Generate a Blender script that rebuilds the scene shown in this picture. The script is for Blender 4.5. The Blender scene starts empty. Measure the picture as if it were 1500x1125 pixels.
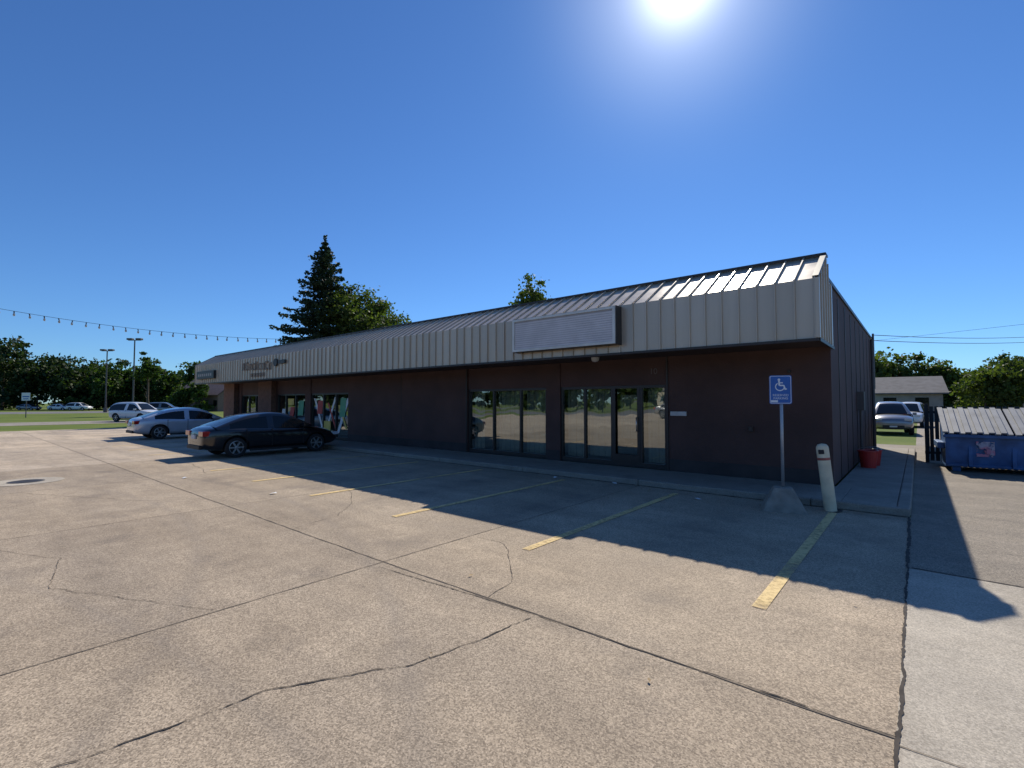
import bpy, math, random
import numpy as np
from mathutils import Vector, Matrix, noise as mnoise
random.seed(7); rng=np.random.default_rng(11)
sc=bpy.context.scene
D=bpy.data

# ------------------------------------------------------------------ helpers
def link(o,parent=None):
    sc.collection.objects.link(o)
    if parent is not None: o.parent=parent
    return o
def empty(name,loc=(0,0,0),rz=0):
    e=D.objects.new(name,None); e.location=loc; e.rotation_euler=(0,0,rz); e.empty_display_size=.3
    return link(e)
class MB:
    def __init__(s): s.v=[];s.f=[];s.m=[]
    def poly(s,pts,mi=0):
        b=len(s.v); s.v+= [tuple(p) for p in pts]; s.f.append(tuple(range(b,b+len(pts)))); s.m.append(mi)
    def box(s,x0,x1,y0,y1,z0,z1,mi=0,M=None):
        b=len(s.v)
        P=[(x0,y0,z0),(x1,y0,z0),(x1,y1,z0),(x0,y1,z0),(x0,y0,z1),(x1,y0,z1),(x1,y1,z1),(x0,y1,z1)]
        if M is not None: P=[tuple(M@Vector(p)) for p in P]
        s.v+=P
        for q in [(0,3,2,1),(4,5,6,7),(0,1,5,4),(1,2,6,5),(2,3,7,6),(3,0,4,7)]:
            s.f.append(tuple(b+i for i in q)); s.m.append(mi)
    def tube(s,p0,p1,r0,r1,n=10,mi=0,cap=True):
        p0=Vector(p0);p1=Vector(p1);d=(p1-p0)
        if d.length<1e-6: return
        q=d.to_track_quat('Z','Y'); b=len(s.v)
        for p,r in ((p0,r0),(p1,r1)):
            for i in range(n):
                a=2*math.pi*i/n
                s.v.append(tuple(p+q@Vector((r*math.cos(a),r*math.sin(a),0))))
        for i in range(n):
            j=(i+1)%n
            s.f.append((b+i,b+j,b+n+j,b+n+i)); s.m.append(mi)
        if cap:
            s.f.append(tuple(b+i for i in range(n))[::-1]); s.m.append(mi)
            s.f.append(tuple(b+n+i for i in range(n))); s.m.append(mi)
    def lathe(s,prof,c,axis,n=24,mi=0):
        q=Vector(axis).to_track_quat('Z','Y'); b=len(s.v); c=Vector(c)
        for r,h in prof:
            for i in range(n):
                a=2*math.pi*i/n
                s.v.append(tuple(c+q@Vector((r*math.cos(a),r*math.sin(a),h))))
        for k in range(len(prof)-1):
            for i in range(n):
                j=(i+1)%n
                s.f.append((b+k*n+i,b+k*n+j,b+(k+1)*n+j,b+(k+1)*n+i)); s.m.append(mi)
    def obj(s,name,mats,parent=None,smooth=False,bevel=0):
        me=D.meshes.new(name); me.from_pydata(s.v,[],s.f)
        for m in mats: me.materials.append(m)
        me.polygons.foreach_set('material_index',s.m)
        if smooth: me.polygons.foreach_set('use_smooth',[True]*len(s.f))
        me.update()
        o=D.objects.new(name,me); link(o,parent)
        if bevel:
            md=o.modifiers.new('bev','BEVEL'); md.width=bevel; md.segments=2; md.limit_method='ANGLE'
        return o

def nm(name):
    m=D.materials.new(name); m.use_nodes=True; nt=m.node_tree
    b=nt.nodes['Principled BSDF']
    return m,nt,b
def N(nt,t,**k):
    n=nt.nodes.new(t)
    for a,v in k.items():
        if a.startswith('i_'): n.inputs[a[2:].replace('_',' ')].default_value=v
        else: setattr(n,a,v)
    return n
def simple(name,col,rough=.6,metal=0,var=.12,vscale=3,bump=0,bscale=40,spec=.5,coat=0,dirt=None):
    m,nt,b=nm(name)
    tc=N(nt,'ShaderNodeTexCoord')
    n=N(nt,'ShaderNodeTexNoise'); n.inputs['Scale'].default_value=vscale; n.inputs['Detail'].default_value=6
    nt.links.new(tc.outputs['Object'],n.inputs['Vector'])
    r=N(nt,'ShaderNodeValToRGB')
    r.color_ramp.elements[0].position=.3; r.color_ramp.elements[1].position=.7
    r.color_ramp.elements[0].color=(*[c*(1-var) for c in col],1)
    r.color_ramp.elements[1].color=(*[min(1,c*(1+var)) for c in col],1)
    nt.links.new(n.outputs['Fac'],r.inputs['Fac']); nt.links.new(r.outputs['Color'],b.inputs['Base Color'])
    b.inputs['Roughness'].default_value=rough; b.inputs['Metallic'].default_value=metal
    b.inputs['Specular IOR Level'].default_value=spec
    if coat: b.inputs['Coat Weight'].default_value=coat; b.inputs['Coat Roughness'].default_value=.04
    if bump:
        n2=N(nt,'ShaderNodeTexNoise'); n2.inputs['Scale'].default_value=bscale; n2.inputs['Detail'].default_value=4
        nt.links.new(tc.outputs['Object'],n2.inputs['Vector'])
        bp=N(nt,'ShaderNodeBump'); bp.inputs['Strength'].default_value=bump; bp.inputs['Distance'].default_value=.02
        nt.links.new(n2.outputs['Fac'],bp.inputs['Height']); nt.links.new(bp.outputs['Normal'],b.inputs['Normal'])
    return m

def mathn(nt,op,a,b=None,clamp=False):
    n=N(nt,'ShaderNodeMath',operation=op,use_clamp=clamp)
    for i,v in enumerate((a,b)):
        if v is None: continue
        if isinstance(v,(int,float)): n.inputs[i].default_value=v
        else: nt.links.new(v,n.inputs[i])
    return n.outputs[0]
def mixc(nt,fac,a,b,mode='MIX'):
    n=N(nt,'ShaderNodeMix',data_type='RGBA',blend_type=mode)
    for idx,v in ((0,fac),(6,a),(7,b)):
        if isinstance(v,(int,float)): n.inputs[idx].default_value=v
        elif isinstance(v,tuple): n.inputs[idx].default_value=(*v,1)
        else: nt.links.new(v,n.inputs[idx])
    return n.outputs[2]
def ramp(nt,src,p0,p1,c0=(0,0,0),c1=(1,1,1)):
    r=N(nt,'ShaderNodeValToRGB'); e=r.color_ramp.elements
    e[0].position=p0;e[1].position=p1;e[0].color=(*c0,1);e[1].color=(*c1,1)
    nt.links.new(src,r.inputs['Fac']); return r.outputs['Color']
def noi(nt,vec,scale,detail=5,rough=.55):
    n=N(nt,'ShaderNodeTexNoise'); n.inputs['Scale'].default_value=scale; n.inputs['Detail'].default_value=detail; n.inputs['Roughness'].default_value=rough
    nt.links.new(vec,n.inputs['Vector']); return n.outputs['Fac']

def concrete(name,ca,cb,slab=True,speck=1.0,stain=.5):
    m,nt,b=nm(name); tc=N(nt,'ShaderNodeTexCoord'); P=tc.outputs['Object']
    big=noi(nt,P,.35,6,.6); mid=noi(nt,P,2.6,7,.65); fine=noi(nt,P,95,3,.7)
    col=mixc(nt,ramp(nt,big,.3,.7),ca,cb)
    col=mixc(nt,.6,col,ramp(nt,mid,.25,.75,(.66,.65,.64),(1.17,1.17,1.17)),'MULTIPLY')
    vo=N(nt,'ShaderNodeTexVoronoi'); vo.inputs['Scale'].default_value=115; nt.links.new(P,vo.inputs['Vector'])
    sep=N(nt,'ShaderNodeSeparateColor'); nt.links.new(vo.outputs['Color'],sep.inputs[0])
    col=mixc(nt,.9*speck,col,ramp(nt,sep.outputs[0],.02,.98,(.54,.51,.48),(1.42,1.39,1.34)),'MULTIPLY')
    col=mixc(nt,.7*speck,col,ramp(nt,fine,.32,.66,(.72,.71,.69),(1.22,1.21,1.19)),'MULTIPLY')
    mp=N(nt,'ShaderNodeMapping'); mp.inputs['Scale'].default_value=(.12,1.1,1); mp.inputs['Rotation'].default_value=(0,0,.1); nt.links.new(P,mp.inputs['Vector'])
    st=noi(nt,mp.outputs[0],1.3,6,.6)
    col=mixc(nt,stain,col,ramp(nt,st,.35,.62,(.64,.64,.65),(1.10,1.09,1.06)),'MULTIPLY')
    sp=noi(nt,P,.9,7,.62)
    col=mixc(nt,mathn(nt,'MULTIPLY',ramp(nt,sp,.56,.72),.45),col,(.15,.125,.105))
    if slab:
        sx=N(nt,'ShaderNodeSeparateXYZ'); nt.links.new(P,sx.inputs[0])
        fx=mathn(nt,'FLOOR',mathn(nt,'DIVIDE',mathn(nt,'ADD',sx.outputs[0],4.4),4.3))
        fy=mathn(nt,'FLOOR',mathn(nt,'DIVIDE',mathn(nt,'SUBTRACT',sx.outputs[1],3.1),6.2))
        cm=N(nt,'ShaderNodeCombineXYZ'); nt.links.new(fx,cm.inputs[0]); nt.links.new(fy,cm.inputs[1])
        wn=N(nt,'ShaderNodeTexWhiteNoise'); nt.links.new(cm.outputs[0],wn.inputs['Vector'])
        col=mixc(nt,1.0,col,ramp(nt,wn.outputs['Value'],0,1,(.87,.87,.88),(1.08,1.07,1.05)),'MULTIPLY')
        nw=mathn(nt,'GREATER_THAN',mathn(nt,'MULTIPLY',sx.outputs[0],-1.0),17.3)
        col=mixc(nt,nw,col,mixc(nt,1.0,col,(1.26,1.28,1.32),'MULTIPLY'))  # western pour set lighter; grazing sun glare is put into its colour
        # oil drips in the middle of each stall
        ox=mathn(nt,'SUBTRACT',mathn(nt,'FRACT',mathn(nt,'DIVIDE',mathn(nt,'ADD',sx.outputs[0],1.05),2.48)),.5)
        oy=mathn(nt,'DIVIDE',mathn(nt,'SUBTRACT',sx.outputs[1],6.6),3.2)
        od=mathn(nt,'SQRT',mathn(nt,'ADD',mathn(nt,'MULTIPLY',mathn(nt,'MULTIPLY',ox,ox),14.0),mathn(nt,'MULTIPLY',oy,oy)))
        ok=mathn(nt,'MULTIPLY',mathn(nt,'SUBTRACT',1.0,od,True),ramp(nt,mid,.40,.62))
        col=mixc(nt,mathn(nt,'MULTIPLY',ok,.6),col,(.10,.085,.075))
        for cx,cy,R,wd in ((-9.5,-9.0,11.4,.13),(-9.5,-9.0,13.0,.13),(-2.0,-14,15.2,.10)):
            dx=mathn(nt,'SUBTRACT',sx.outputs[0],cx); dy=mathn(nt,'SUBTRACT',sx.outputs[1],cy)
            r_=mathn(nt,'SQRT',mathn(nt,'ADD',mathn(nt,'MULTIPLY',dx,dx),mathn(nt,'MULTIPLY',dy,dy)))
            k=mathn(nt,'SUBTRACT',1.0,mathn(nt,'DIVIDE',mathn(nt,'ABSOLUTE',mathn(nt,'SUBTRACT',r_,R)),wd),True)
            k=mathn(nt,'MULTIPLY',mathn(nt,'MULTIPLY',k,ramp(nt,mid,.3,.6)),.26)
            col=mixc(nt,k,col,(.16,.14,.125))
    nt.links.new(col,b.inputs['Base Color'])
    b.inputs['Roughness'].default_value=.82; b.inputs['Specular IOR Level'].default_value=.35
    bp=N(nt,'ShaderNodeBump'); bp.inputs['Strength'].default_value=.5; bp.inputs['Distance'].default_value=.006
    h=mathn(nt,'ADD',mathn(nt,'MULTIPLY',fine,.8),mathn(nt,'MULTIPLY',sep.outputs[0],.35))
    nt.links.new(h,bp.inputs['Height']); nt.links.new(bp.outputs['Normal'],b.inputs['Normal'])
    return m

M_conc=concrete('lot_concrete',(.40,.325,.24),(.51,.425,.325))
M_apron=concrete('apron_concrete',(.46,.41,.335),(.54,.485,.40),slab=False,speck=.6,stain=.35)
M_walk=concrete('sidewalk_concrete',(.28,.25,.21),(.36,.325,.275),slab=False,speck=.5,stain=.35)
M_asph=concrete('asphalt',(.24,.21,.17),(.32,.28,.23),slab=False,speck=1.1,stain=.4)
M_street=simple('street_asphalt',(.16,.155,.15),.9,var=.2,vscale=1)
M_crack=simple('crack_fill',(.06,.048,.038),.95,var=.4,vscale=12)
M_joint=simple('joint_fill',(.15,.12,.09),.95,var=.5,vscale=5)
def grassmat():
    m,nt,b=nm('grass'); tc=N(nt,'ShaderNodeTexCoord'); P=tc.outputs['Object']
    a=noi(nt,P,.15,6,.6); f=noi(nt,P,9,5,.7)
    c=mixc(nt,ramp(nt,a,.3,.7),(.10,.15,.03),(.17,.20,.05))
    c=mixc(nt,.6,c,ramp(nt,f,.3,.7,(.6,.6,.6),(1.3,1.3,1.3)),'MULTIPLY')
    nt.links.new(c,b.inputs['Base Color']); b.inputs['Roughness'].default_value=.95; b.inputs['Specular IOR Level'].default_value=.1
    return m
M_grass=grassmat()
def paintmat(name,col):
    m,nt,b=nm(name); tc=N(nt,'ShaderNodeTexCoord'); P=tc.outputs['Object']
    f=noi(nt,P,16,8,.8); g=noi(nt,P,.8,3,.6)
    s=mathn(nt,'ADD',mathn(nt,'MULTIPLY',f,.6),mathn(nt,'MULTIPLY',g,.55))
    al=ramp(nt,s,.42,.61)
    nt.links.new(mathn(nt,'MULTIPLY',al,.95),b.inputs['Alpha'])
    c=mixc(nt,ramp(nt,f,.3,.7),tuple(x*.85 for x in col),col)
    nt.links.new(c,b.inputs['Base Color']); b.inputs['Roughness'].default_value=.8
    return m
M_yel=paintmat('yellow_line_paint',(.88,.64,.28))

# ------------------------------------------------------------------ ground
def sheet(name,rects,z,mat):
    mb=MB()
    for x0,x1,y0,y1 in rects: mb.poly([(x0,y0,z),(x1,y0,z),(x1,y1,z),(x0,y1,z)])
    return mb.obj(name,[mat])
sheet('ground',[(-1500,1500,-1500,1500)],0,M_grass)
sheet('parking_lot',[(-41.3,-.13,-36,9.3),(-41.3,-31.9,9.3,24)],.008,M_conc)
sheet('driveway_apron',[(-.13,14,-36,6.45)],.008,M_apron)
sheet('alley_pavement',[(-.13,26,6.45,60),(-31.9,-.13,21.8,25)],.008,M_asph)
sheet('street',[(-128,-104,-300,300),(-300,300,-56,-36)],.006,M_street)
sheet('public_sidewalk',[(-59,-51,-36,120)],.01,M_walk)

def strip(mb,pts,w,jit=.02,step=.06,z=.012,seed=0,mi=0,wv=.5):
    pts=[Vector((p[0],p[1],0)) for p in pts]
    path=[]
    for a,b in zip(pts[:-1],pts[1:]):
        n=max(1,int((b-a).length/step))
        for i in range(n): path.append(a.lerp(b,i/n))
    path.append(pts[-1])
    L=[];R=[]
    for i,p in enumerate(path):
        t=(path[min(i+1,len(path)-1)]-path[max(i-1,0)]); t.normalize(); nn=Vector((-t.y,t.x,0))
        s=i*step
        o=mnoise.noise(Vector((s*1.1,seed,0)))*jit*1.6+mnoise.noise(Vector((s*5,seed+9,0)))*jit*.7+mnoise.noise(Vector((s*17,seed+5,0)))*jit*.35
        ww=w*(1+wv*1.2*mnoise.noise(Vector((s*4,seed+3,1)))+wv*1.2*mnoise.noise(Vector((s*22,seed+3,1))))
        c=p+nn*o
        L.append(c+nn*max(ww,.002)/2); R.append(c-nn*max(ww,.002)/2)
    for i in range(len(L)-1):
        mb.poly([(R[i].x,R[i].y,z),(R[i+1].x,R[i+1].y,z),(L[i+1].x,L[i+1].y,z),(L[i].x,L[i].y,z)],mi)
mb=MB()
strip(mb,[(-41,3.12),(-4.4,3.1),(-.13,3.16)],.013,.010,.05,seed=1)
for k,x in enumerate([-4.4,-8.7,-13,-17.3,-21.6,-25.9,-30.2,-34.5]):
    strip(mb,[(x,-6),(x,9.28)],.010,.006,.08,seed=20+k)
strip(mb,[(-41,-3.1),(-.13,-3.1)],.012,.006,.12,seed=41)
strip(mb,[(-.13,3.1),(6,3.3)],.009,.006,.1,seed=42)
mb.obj('pavement_joints',[M_joint])
mb=MB()
strip(mb,[(-.13,-4),(-.12,3.1),(-.13,6.45)],.017,.014,.02,.0125,seed=2,wv=.8)
strip(mb,[(-.13,6.45),(-.15,9.3)],.03,.014,.03,.0125,seed=3,wv=.8)
strip(mb,[(-3.3,-.6),(-3.13,.33),(-3.04,.89),(-2.97,1.29),(-2.56,2.0),(-2.43,2.5),(-2.39,3.05)],.008,.035,.02,.0125,seed=4,wv=1.0)
strip(mb,[(-4.3,4.43),(-3.85,4.4),(-3.55,4.15),(-3.2,3.8),(-2.98,3.54),(-2.9,3.12)],.005,.03,.03,.0125,seed=5,wv=1.0)
strip(mb,[(-4.3,2.98),(-2.8,3.10),(-.13,3.18)],.008,.014,.02,.0125,seed=6,wv=1.0)
strip(mb,[(-.1,6.47),(8,6.3)],.02,.02,.04,.0125,seed=7)
strip(mb,[(-13,1.0),(-10.5,2.2),(-9.6,3.1)],.006,.04,.04,.0125,seed=8,wv=1)
strip(mb,[(-8.7,.2),(-7.2,.9),(-6.1,.7),(-4.45,1.5)],.004,.05,.03,.0125,seed=12,wv=1)
strip(mb,[(-8.6,5.2),(-7.4,4.6),(-6.7,3.9),(-6.5,3.15)],.005,.05,.03,.0125,seed=13,wv=1)
strip(mb,[(-17.2,4.0),(-15.4,4.6),(-13.1,4.2)],.008,.05,.05,.0125,seed=14,wv=1)
strip(mb,[(-31.8,9.275),(-.16,9.275)],.035,.012,.06,.0127,seed=9,wv=1)
mb.obj('pavement_cracks',[M_crack])
mb=MB()
for k in range(170):
    x=-random.random()**1.0*26-.3; y=9.24-abs(random.gauss(0,.28)) if random.random()<.8 else random.uniform(2,9)
    a=random.random()*6.28; r=random.uniform(.012,.03)
    mb.poly([(x+r*math.cos(a+q)*(1 if i%2 else .5),y+r*math.sin(a+q)*(1 if i%2 else .5),.02+random.random()*.01) for i,q in enumerate((0,1.57,3.14,4.71))])
mb.obj('leaf_debris',[simple('dry_leaf',(.28,.19,.09),.8,var=.4,vscale=4)])

mb=MB()
for i,x in enumerate([-1.05,-3.5,-6.0,-8.5,-11.0,-13.5,-19.0,-21.5,-24.0]):
    mb.poly([(x-.055,4.4,.016),(x+.055,4.4,.016),(x+.055,8.9,.016),(x-.055,8.9,.016)])
mb.obj('parking_stripes',[M_yel])

# sidewalk with kerb
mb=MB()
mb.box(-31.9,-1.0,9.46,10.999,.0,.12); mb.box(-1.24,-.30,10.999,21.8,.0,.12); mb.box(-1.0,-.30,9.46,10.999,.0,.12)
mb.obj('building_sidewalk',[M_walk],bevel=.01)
mb=MB()
x=-31.9
while x<-.2:
    x1=min(x+3.05,-.13); mb.box(x,x1-.008,9.3,9.455,.0,.125); x=x1
y=9.46
while y<21.8:
    mb.box(-.295,-.13,y,min(y+3.05,21.8)-.008,.0,.125); y+=3.05
mb.obj('kerb',[M_walk],bevel=.02)

# manhole
e=empty('manhole_cover',(-14.7,1.26,0))
mb=MB(); mb.lathe([(.30,.014),(.62,.014)],(0,0,0),(0,0,1),32,0); mb.obj('collar',[M_apron],e)
mb=MB(); mb.lathe([(.001,.020),(.10,.020),(.11,.016),(.18,.016),(.19,.020),(.27,.020),(.28,.014),(.30,.014)],(0,0,0),(0,0,1),32,0)
mb.obj('iron_lid',[simple('cast_iron',(.06,.055,.05),.6,metal=.6)],e)
# litter
M_paper=simple('paper',(.75,.75,.72),.8)
for p in [(-9.2,4.05),(-6.3,9.0),(-3.0,8.6),(-12.6,3.6),(-4.9,9.15)]:
    mb=MB(); a=random.random()*3
    M=Matrix.Translation((p[0],p[1],.02))@Matrix.Rotation(a,4,'Z')
    pts=[(-.06,-.03,0),(.02,-.04,.015),(.07,.0,.005),(.03,.05,.02),(-.04,.035,.004)]
    mb.poly([tuple(M@Vector(q)) for q in pts]); mb.obj('litter',[M_paper])

# ------------------------------------------------------------------ building
M_wall=simple('brown_painted_block',(.086,.043,.034),.75,var=.2,vscale=1.2,bump=.25,bscale=25)
M_wall2=simple('brown_wall_base',(.042,.032,.030),.7,var=.3,vscale=2)
M_pil=simple('brown_brick_pier',(.17,.085,.055),.8,var=.2,vscale=6,bump=.4,bscale=20)
M_trim=simple('dark_bronze_trim',(.035,.028,.024),.45,var=.1)
M_frame=simple('black_window_frame',(.025,.023,.022),.4,var=.1)
M_soff=simple('soffit_panel',(.06,.04,.035),.7)
M_roofg=simple('flat_roof_membrane',(.35,.35,.34),.8)
def metalpanel():
    m,nt,b=nm('beige_standing_seam_metal'); tc=N(nt,'ShaderNodeTexCoord'); P=tc.outputs['Object']
    mp=N(nt,'ShaderNodeMapping'); mp.inputs['Scale'].default_value=(3,1,.25); nt.links.new(P,mp.inputs['Vector'])
    a=noi(nt,mp.outputs[0],1.2,6,.6)
    sx=N(nt,'ShaderNodeSeparateXYZ'); nt.links.new(P,sx.inputs[0])
    fx=mathn(nt,'FLOOR',mathn(nt,'DIVIDE',mathn(nt,'ADD',sx.outputs[0],1.27),.3))
    wn=N(nt,'ShaderNodeTexWhiteNoise',noise_dimensions='1D'); nt.links.new(fx,wn.inputs['W'])
    c=mixc(nt,ramp(nt,a,.3,.7),(.50,.405,.295),(.58,.475,.355))
    c=mixc(nt,1.0,c,ramp(nt,wn.outputs['Value'],0,1,(.92,.92,.92),(1.06,1.06,1.06)),'MULTIPLY')
    nt.links.new(c,b.inputs['Base Color']); b.inputs['Roughness'].default_value=.30; b.inputs['Metallic'].default_value=.2; b.inputs['Specular IOR Level'].default_value=.7
    bp=N(nt,'ShaderNodeBump'); bp.inputs['Strength'].default_value=.4; bp.inputs['Distance'].default_value=.03
    n2=noi(nt,P,1.6,2,.5); nt.links.new(n2,bp.inputs['Height']); nt.links.new(bp.outputs['Normal'],b.inputs['Normal'])
    return m
M_metal=metalpanel()
def glassmat(name,fac,tint,rough=.01,wob=.03):
    m,nt,b=nm(name); nt.nodes.remove(b); out=nt.nodes['Material Output']
    tr=N(nt,'ShaderNodeBsdfTransparent'); tr.inputs[0].default_value=(*tint,1)
    gl=N(nt,'ShaderNodeBsdfGlossy'); gl.inputs['Color'].default_value=(.86,.9,.86,1); gl.inputs['Roughness'].default_value=rough
    tc=N(nt,'ShaderNodeTexCoord'); n=noi(nt,tc.outputs['Object'],.8,2,.5)
    bp=N(nt,'ShaderNodeBump'); bp.inputs['Strength'].default_value=wob; bp.inputs['Distance'].default_value=.1
    nt.links.new(n,bp.inputs['Height']); nt.links.new(bp.outputs['Normal'],gl.inputs['Normal'])
    lw=N(nt,'ShaderNodeFresnel'); lw.inputs['IOR'].default_value=1.5
    f=mathn(nt,'ADD',lw.outputs[0],fac,True)
    mx=N(nt,'ShaderNodeMixShader'); nt.links.new(f,mx.inputs[0]); nt.links.new(tr.outputs[0],mx.inputs[1]); nt.links.new(gl.outputs[0],mx.inputs[2])
    nt.links.new(mx.outputs[0],out.inputs['Surface']); return m
M_glass=glassmat('storefront_glass',.27,(.58,.63,.58),rough=.015,wob=.06)

B=empty('retail_building')
XR=-1.27; XL=-31.7; YW=11.0; YF=9.43; YB=21.8; ZS=2.80
ops=[(-7.54,-4.54,[-6.78,-5.98,-5.19]),(-11.13,-8.01,[-10.05,-8.98]),(-21.35,-18.19,[-20.3,-19.25]),(-24.8,-21.87,[-23.9,-22.9]),(-29.2,-26.5,[-28.3,-27.4])]
ZH=2.13
mb=MB()
edges=sorted([(a,b) for a,b,_ in ops])
cur=XL
for a,b in edges:
    mb.box(cur,a,YW,YW+.22,.12,ZS,0); cur=b
mb.box(cur,XR-.22,YW,YW+.22,.12,ZS,0)
for a,b in edges: mb.box(a+.001,b-.001,YW+.03,YW+.20,ZH,ZS-.002,0)
mb.box(XR-.22,XR,YW,YB,.12,4.0,0)
mb.box(XL,XL+.22,YW+.22,YB,.0,4.0,0)
mb.box(XL+.22,XR-.22,YB-.22,YB,.0,4.0,0)
mb.obj('walls',[M_wall],B)
mb=MB()
cur=XL
for a,b in edges:
    mb.box(cur+.002,a-.002,YW-.012,YW-.001,.121,.40,0); cur=b
mb.box(cur+.002,XR-.002,YW-.012,YW-.001,.121,.40,0)
mb.obj('base_band',[M_wall2],B)
mb=MB()
for y in np.arange(YW+1.2,YB,1.22): mb.box(XR,XR+.012,y-.02,y+.02,.13,3.9,0)
for x in (-4.50,-11.17): mb.box(x-.02,x+.02,YW-.03,YW-.0125,.125,ZS-.004,0)
for x in (-14.6,): mb.box(x-.006,x+.006,YW-.006,YW-.0005,.41,ZS-.004,0)
mb.obj('wall_seams',[M_trim],B)
mb=MB(); mb.box(-26.4,-24.85,YW-.25,YW-.013,.12,ZS-.003,0); mb.box(-31.1,-29.6,YW-.25,YW-.013,.12,ZS-.003,0)
mb.obj('brick_piers',[M_pil],B)
mb=MB()
mb.box(XR-.26,XR+.03,10.7,YB+.03,4.0,4.07,0); mb.box(XL-.03,XL+.26,10.7,YB+.03,4.0,4.07,0); mb.box(XL+.26,XR-.26,YB-.26,YB+.03,4.0,4.07,0)
mb.obj('coping',[M_trim],B)
mb=MB(); mb.box(XL+.22,XR-.22,10.7,YB-.22,3.6,3.75,0); mb.obj('flat_roof',[M_roofg],B)
# mansard
RT=(10.48,4.42); RB=10.66
mb=MB()
prof=[(YF,2.78),(YF,3.80),RT,(RB,4.39),(RB,3.6)]
for (ya,za),(yb,zb) in zip(prof[:-1],prof[1:]):
    mb.poly([(XL,ya,za),(XR,ya,za),(XR,yb,zb),(XL,yb,zb)])
for X in (XR,XL):
    pl=[(X,YF,2.78),(X,YF,3.80),(X,RT[0],RT[1]),(X,RB,4.39),(X,RB,4.0),(X,11.25,4.0),(X,11.25,2.80),(X,11.0,2.80)]
    if X==XR: pl=[(p[0]+.02 ,p[1],p[2]) for p in pl]
    mb.poly(pl)
    if X==XR:
        for (ya,za),(yb,zb) in zip(prof[:-1],prof[1:]): mb.poly([(XR,ya,za),(XR+.02,ya,za),(XR+.02,yb,zb),(XR,yb,zb)])
mb.obj('mansard_panels',[M_metal],B)
mb=MB()
n=int((XR-XL)/.3)
pr=[(YF,2.785),(YF,3.80),RT]; po=[(YF-.036,2.785),(YF-.036,3.815),(RT[0]-.02,RT[1]+.030)]
def rib(x,w=.034):
    for i in range(2):
        a,b=pr[i],pr[i+1]; c,d=po[i],po[i+1]
        x0,x1=x-w/2,x+w/2; t0,t1=x-w*.3,x+w*.3
        mb.poly([(t0,*c),(t1,*c),(t1,*d),(t0,*d)])
        mb.poly([(x0,*a),(t0,*c),(t0,*d),(x0,*b)]); mb.poly([(t1,*c),(x1,*a),(x1,*b),(t1,*d)])
    mb.poly([(x0,*pr[0]),(x1,*pr[0]),(t1,*po[0]),(t0,*po[0])])
for i in range(n+1): rib(XR-.02-i*.3)
for y in np.arange(YF+.3,11.2,.3):
    zt=3.80+(y-YF)/(RT[0]-YF)*(RT[1]-3.80) if y<RT[0] else (4.3 if y<RB else 3.98)
    mb.box(XR+.02,XR+.045,y-.015,y+.015,2.8,zt-.01)
mb.obj('standing_seams',[M_metal],B)
mb=MB()
mb.box(XL-.02,XR+.03,RT[0]-.05,RB+.04,4.425,4.47)
mb.box(XL,XR+.02,YF-.045,YF+.03,2.735,2.782)
mb.box(XR-.01,XR+.05,YF-.045,YF+.02,2.79,3.80,1)
mb.box(XR+.021,XR+.045,YF+.031,11.2,2.735,2.79)
mb.obj('edge_trim',[M_trim,M_metal],B)
mb=MB(); mb.box(XL+.01,XR-.001,YF+.031,YW-.001,2.785,2.80); mb.obj('soffit',[M_soff],B)
mb=MB()
a=Vector((0,YF,3.80)); b=Vector((0,RT[0],RT[1])); nrm=Vector((0,-(b.z-a.z),b.y-a.y)).normalized()
for X0,X1 in ((XR-.05,XR+.04),(XL-.03,XL+.05)):
    P=[a,b,b+nrm*.045,a+nrm*.045]
    mb.poly([(X0,p.y,p.z) for p in P][::-1]); mb.poly([(X1,p.y,p.z) for p in P])
    mb.poly([(X0,P[3].y,P[3].z),(X1,P[3].y,P[3].z),(X1,P[2].y,P[2].z),(X0,P[2].y,P[2].z)])
    mb.poly([(X0,P[0].y,P[0].z),(X1,P[0].y,P[0].z),(X1,P[3].y,P[3].z),(X0,P[3].y,P[3].z)])
mb.obj('gable_flashing',[M_trim],B)
# storefront frames + glass
fr=MB(); gl=MB()
YG=YW+.10
for (a,b,dv) in ops:
    ed=[a]+dv+[b]
    fr.box(a,b,YG-.05,YG+.05,.12,.24); fr.box(a,b,YG-.05,YG+.05,ZH-.07,ZH-.001)
    for i,x in enumerate(ed):
        w=.03
        x0=max(a,x-w); x1=min(b,x+w)
        if i in (0,): x1=a+.055
        if i==len(ed)-1: x0=b-.055
        fr.box(x0,x1,YG-.052,YG+.052,.241,ZH-.071)
    for x0,x1 in zip(ed[:-1],ed[1:]):
        t1,t2=rng.uniform(-.006,.006,2)
        gl.poly([(x0+.02,YG+t2,.23),(x1-.02,YG-t2,.23),(x1-.02,YG+t1-t2,ZH-.06),(x0+.02,YG+t1+t2,ZH-.06)])
for (x0,x1) in ((-5.98,-5.19),):
    fr.box(x0+.03,x0+.10,YG-.06,YG-.053,.241,ZH-.071); fr.box(x1-.10,x1-.03,YG-.06,YG-.053,.241,ZH-.071)
    fr.box(x0+.10,x1-.10,YG-.06,YG-.053,.241,.42)
fr.obj('storefront_frames',[M_frame],B); gl.obj('window_glass',[M_glass],B)
mb=MB(); mb.tube((-5.28,YG-.12,1.0),(-5.28,YG-.12,1.35),.014,.014,8); mb.tube((-5.28,YG-.12,1.02),(-5.28,YG-.05,1.02),.01,.01,6); mb.tube((-5.28,YG-.12,1.33),(-5.28,YG-.05,1.33),.01,.01,6)
mb.obj('door_pull',[simple('steel',(.5,.5,.5),.3,metal=.9)],B,smooth=True)
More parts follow.
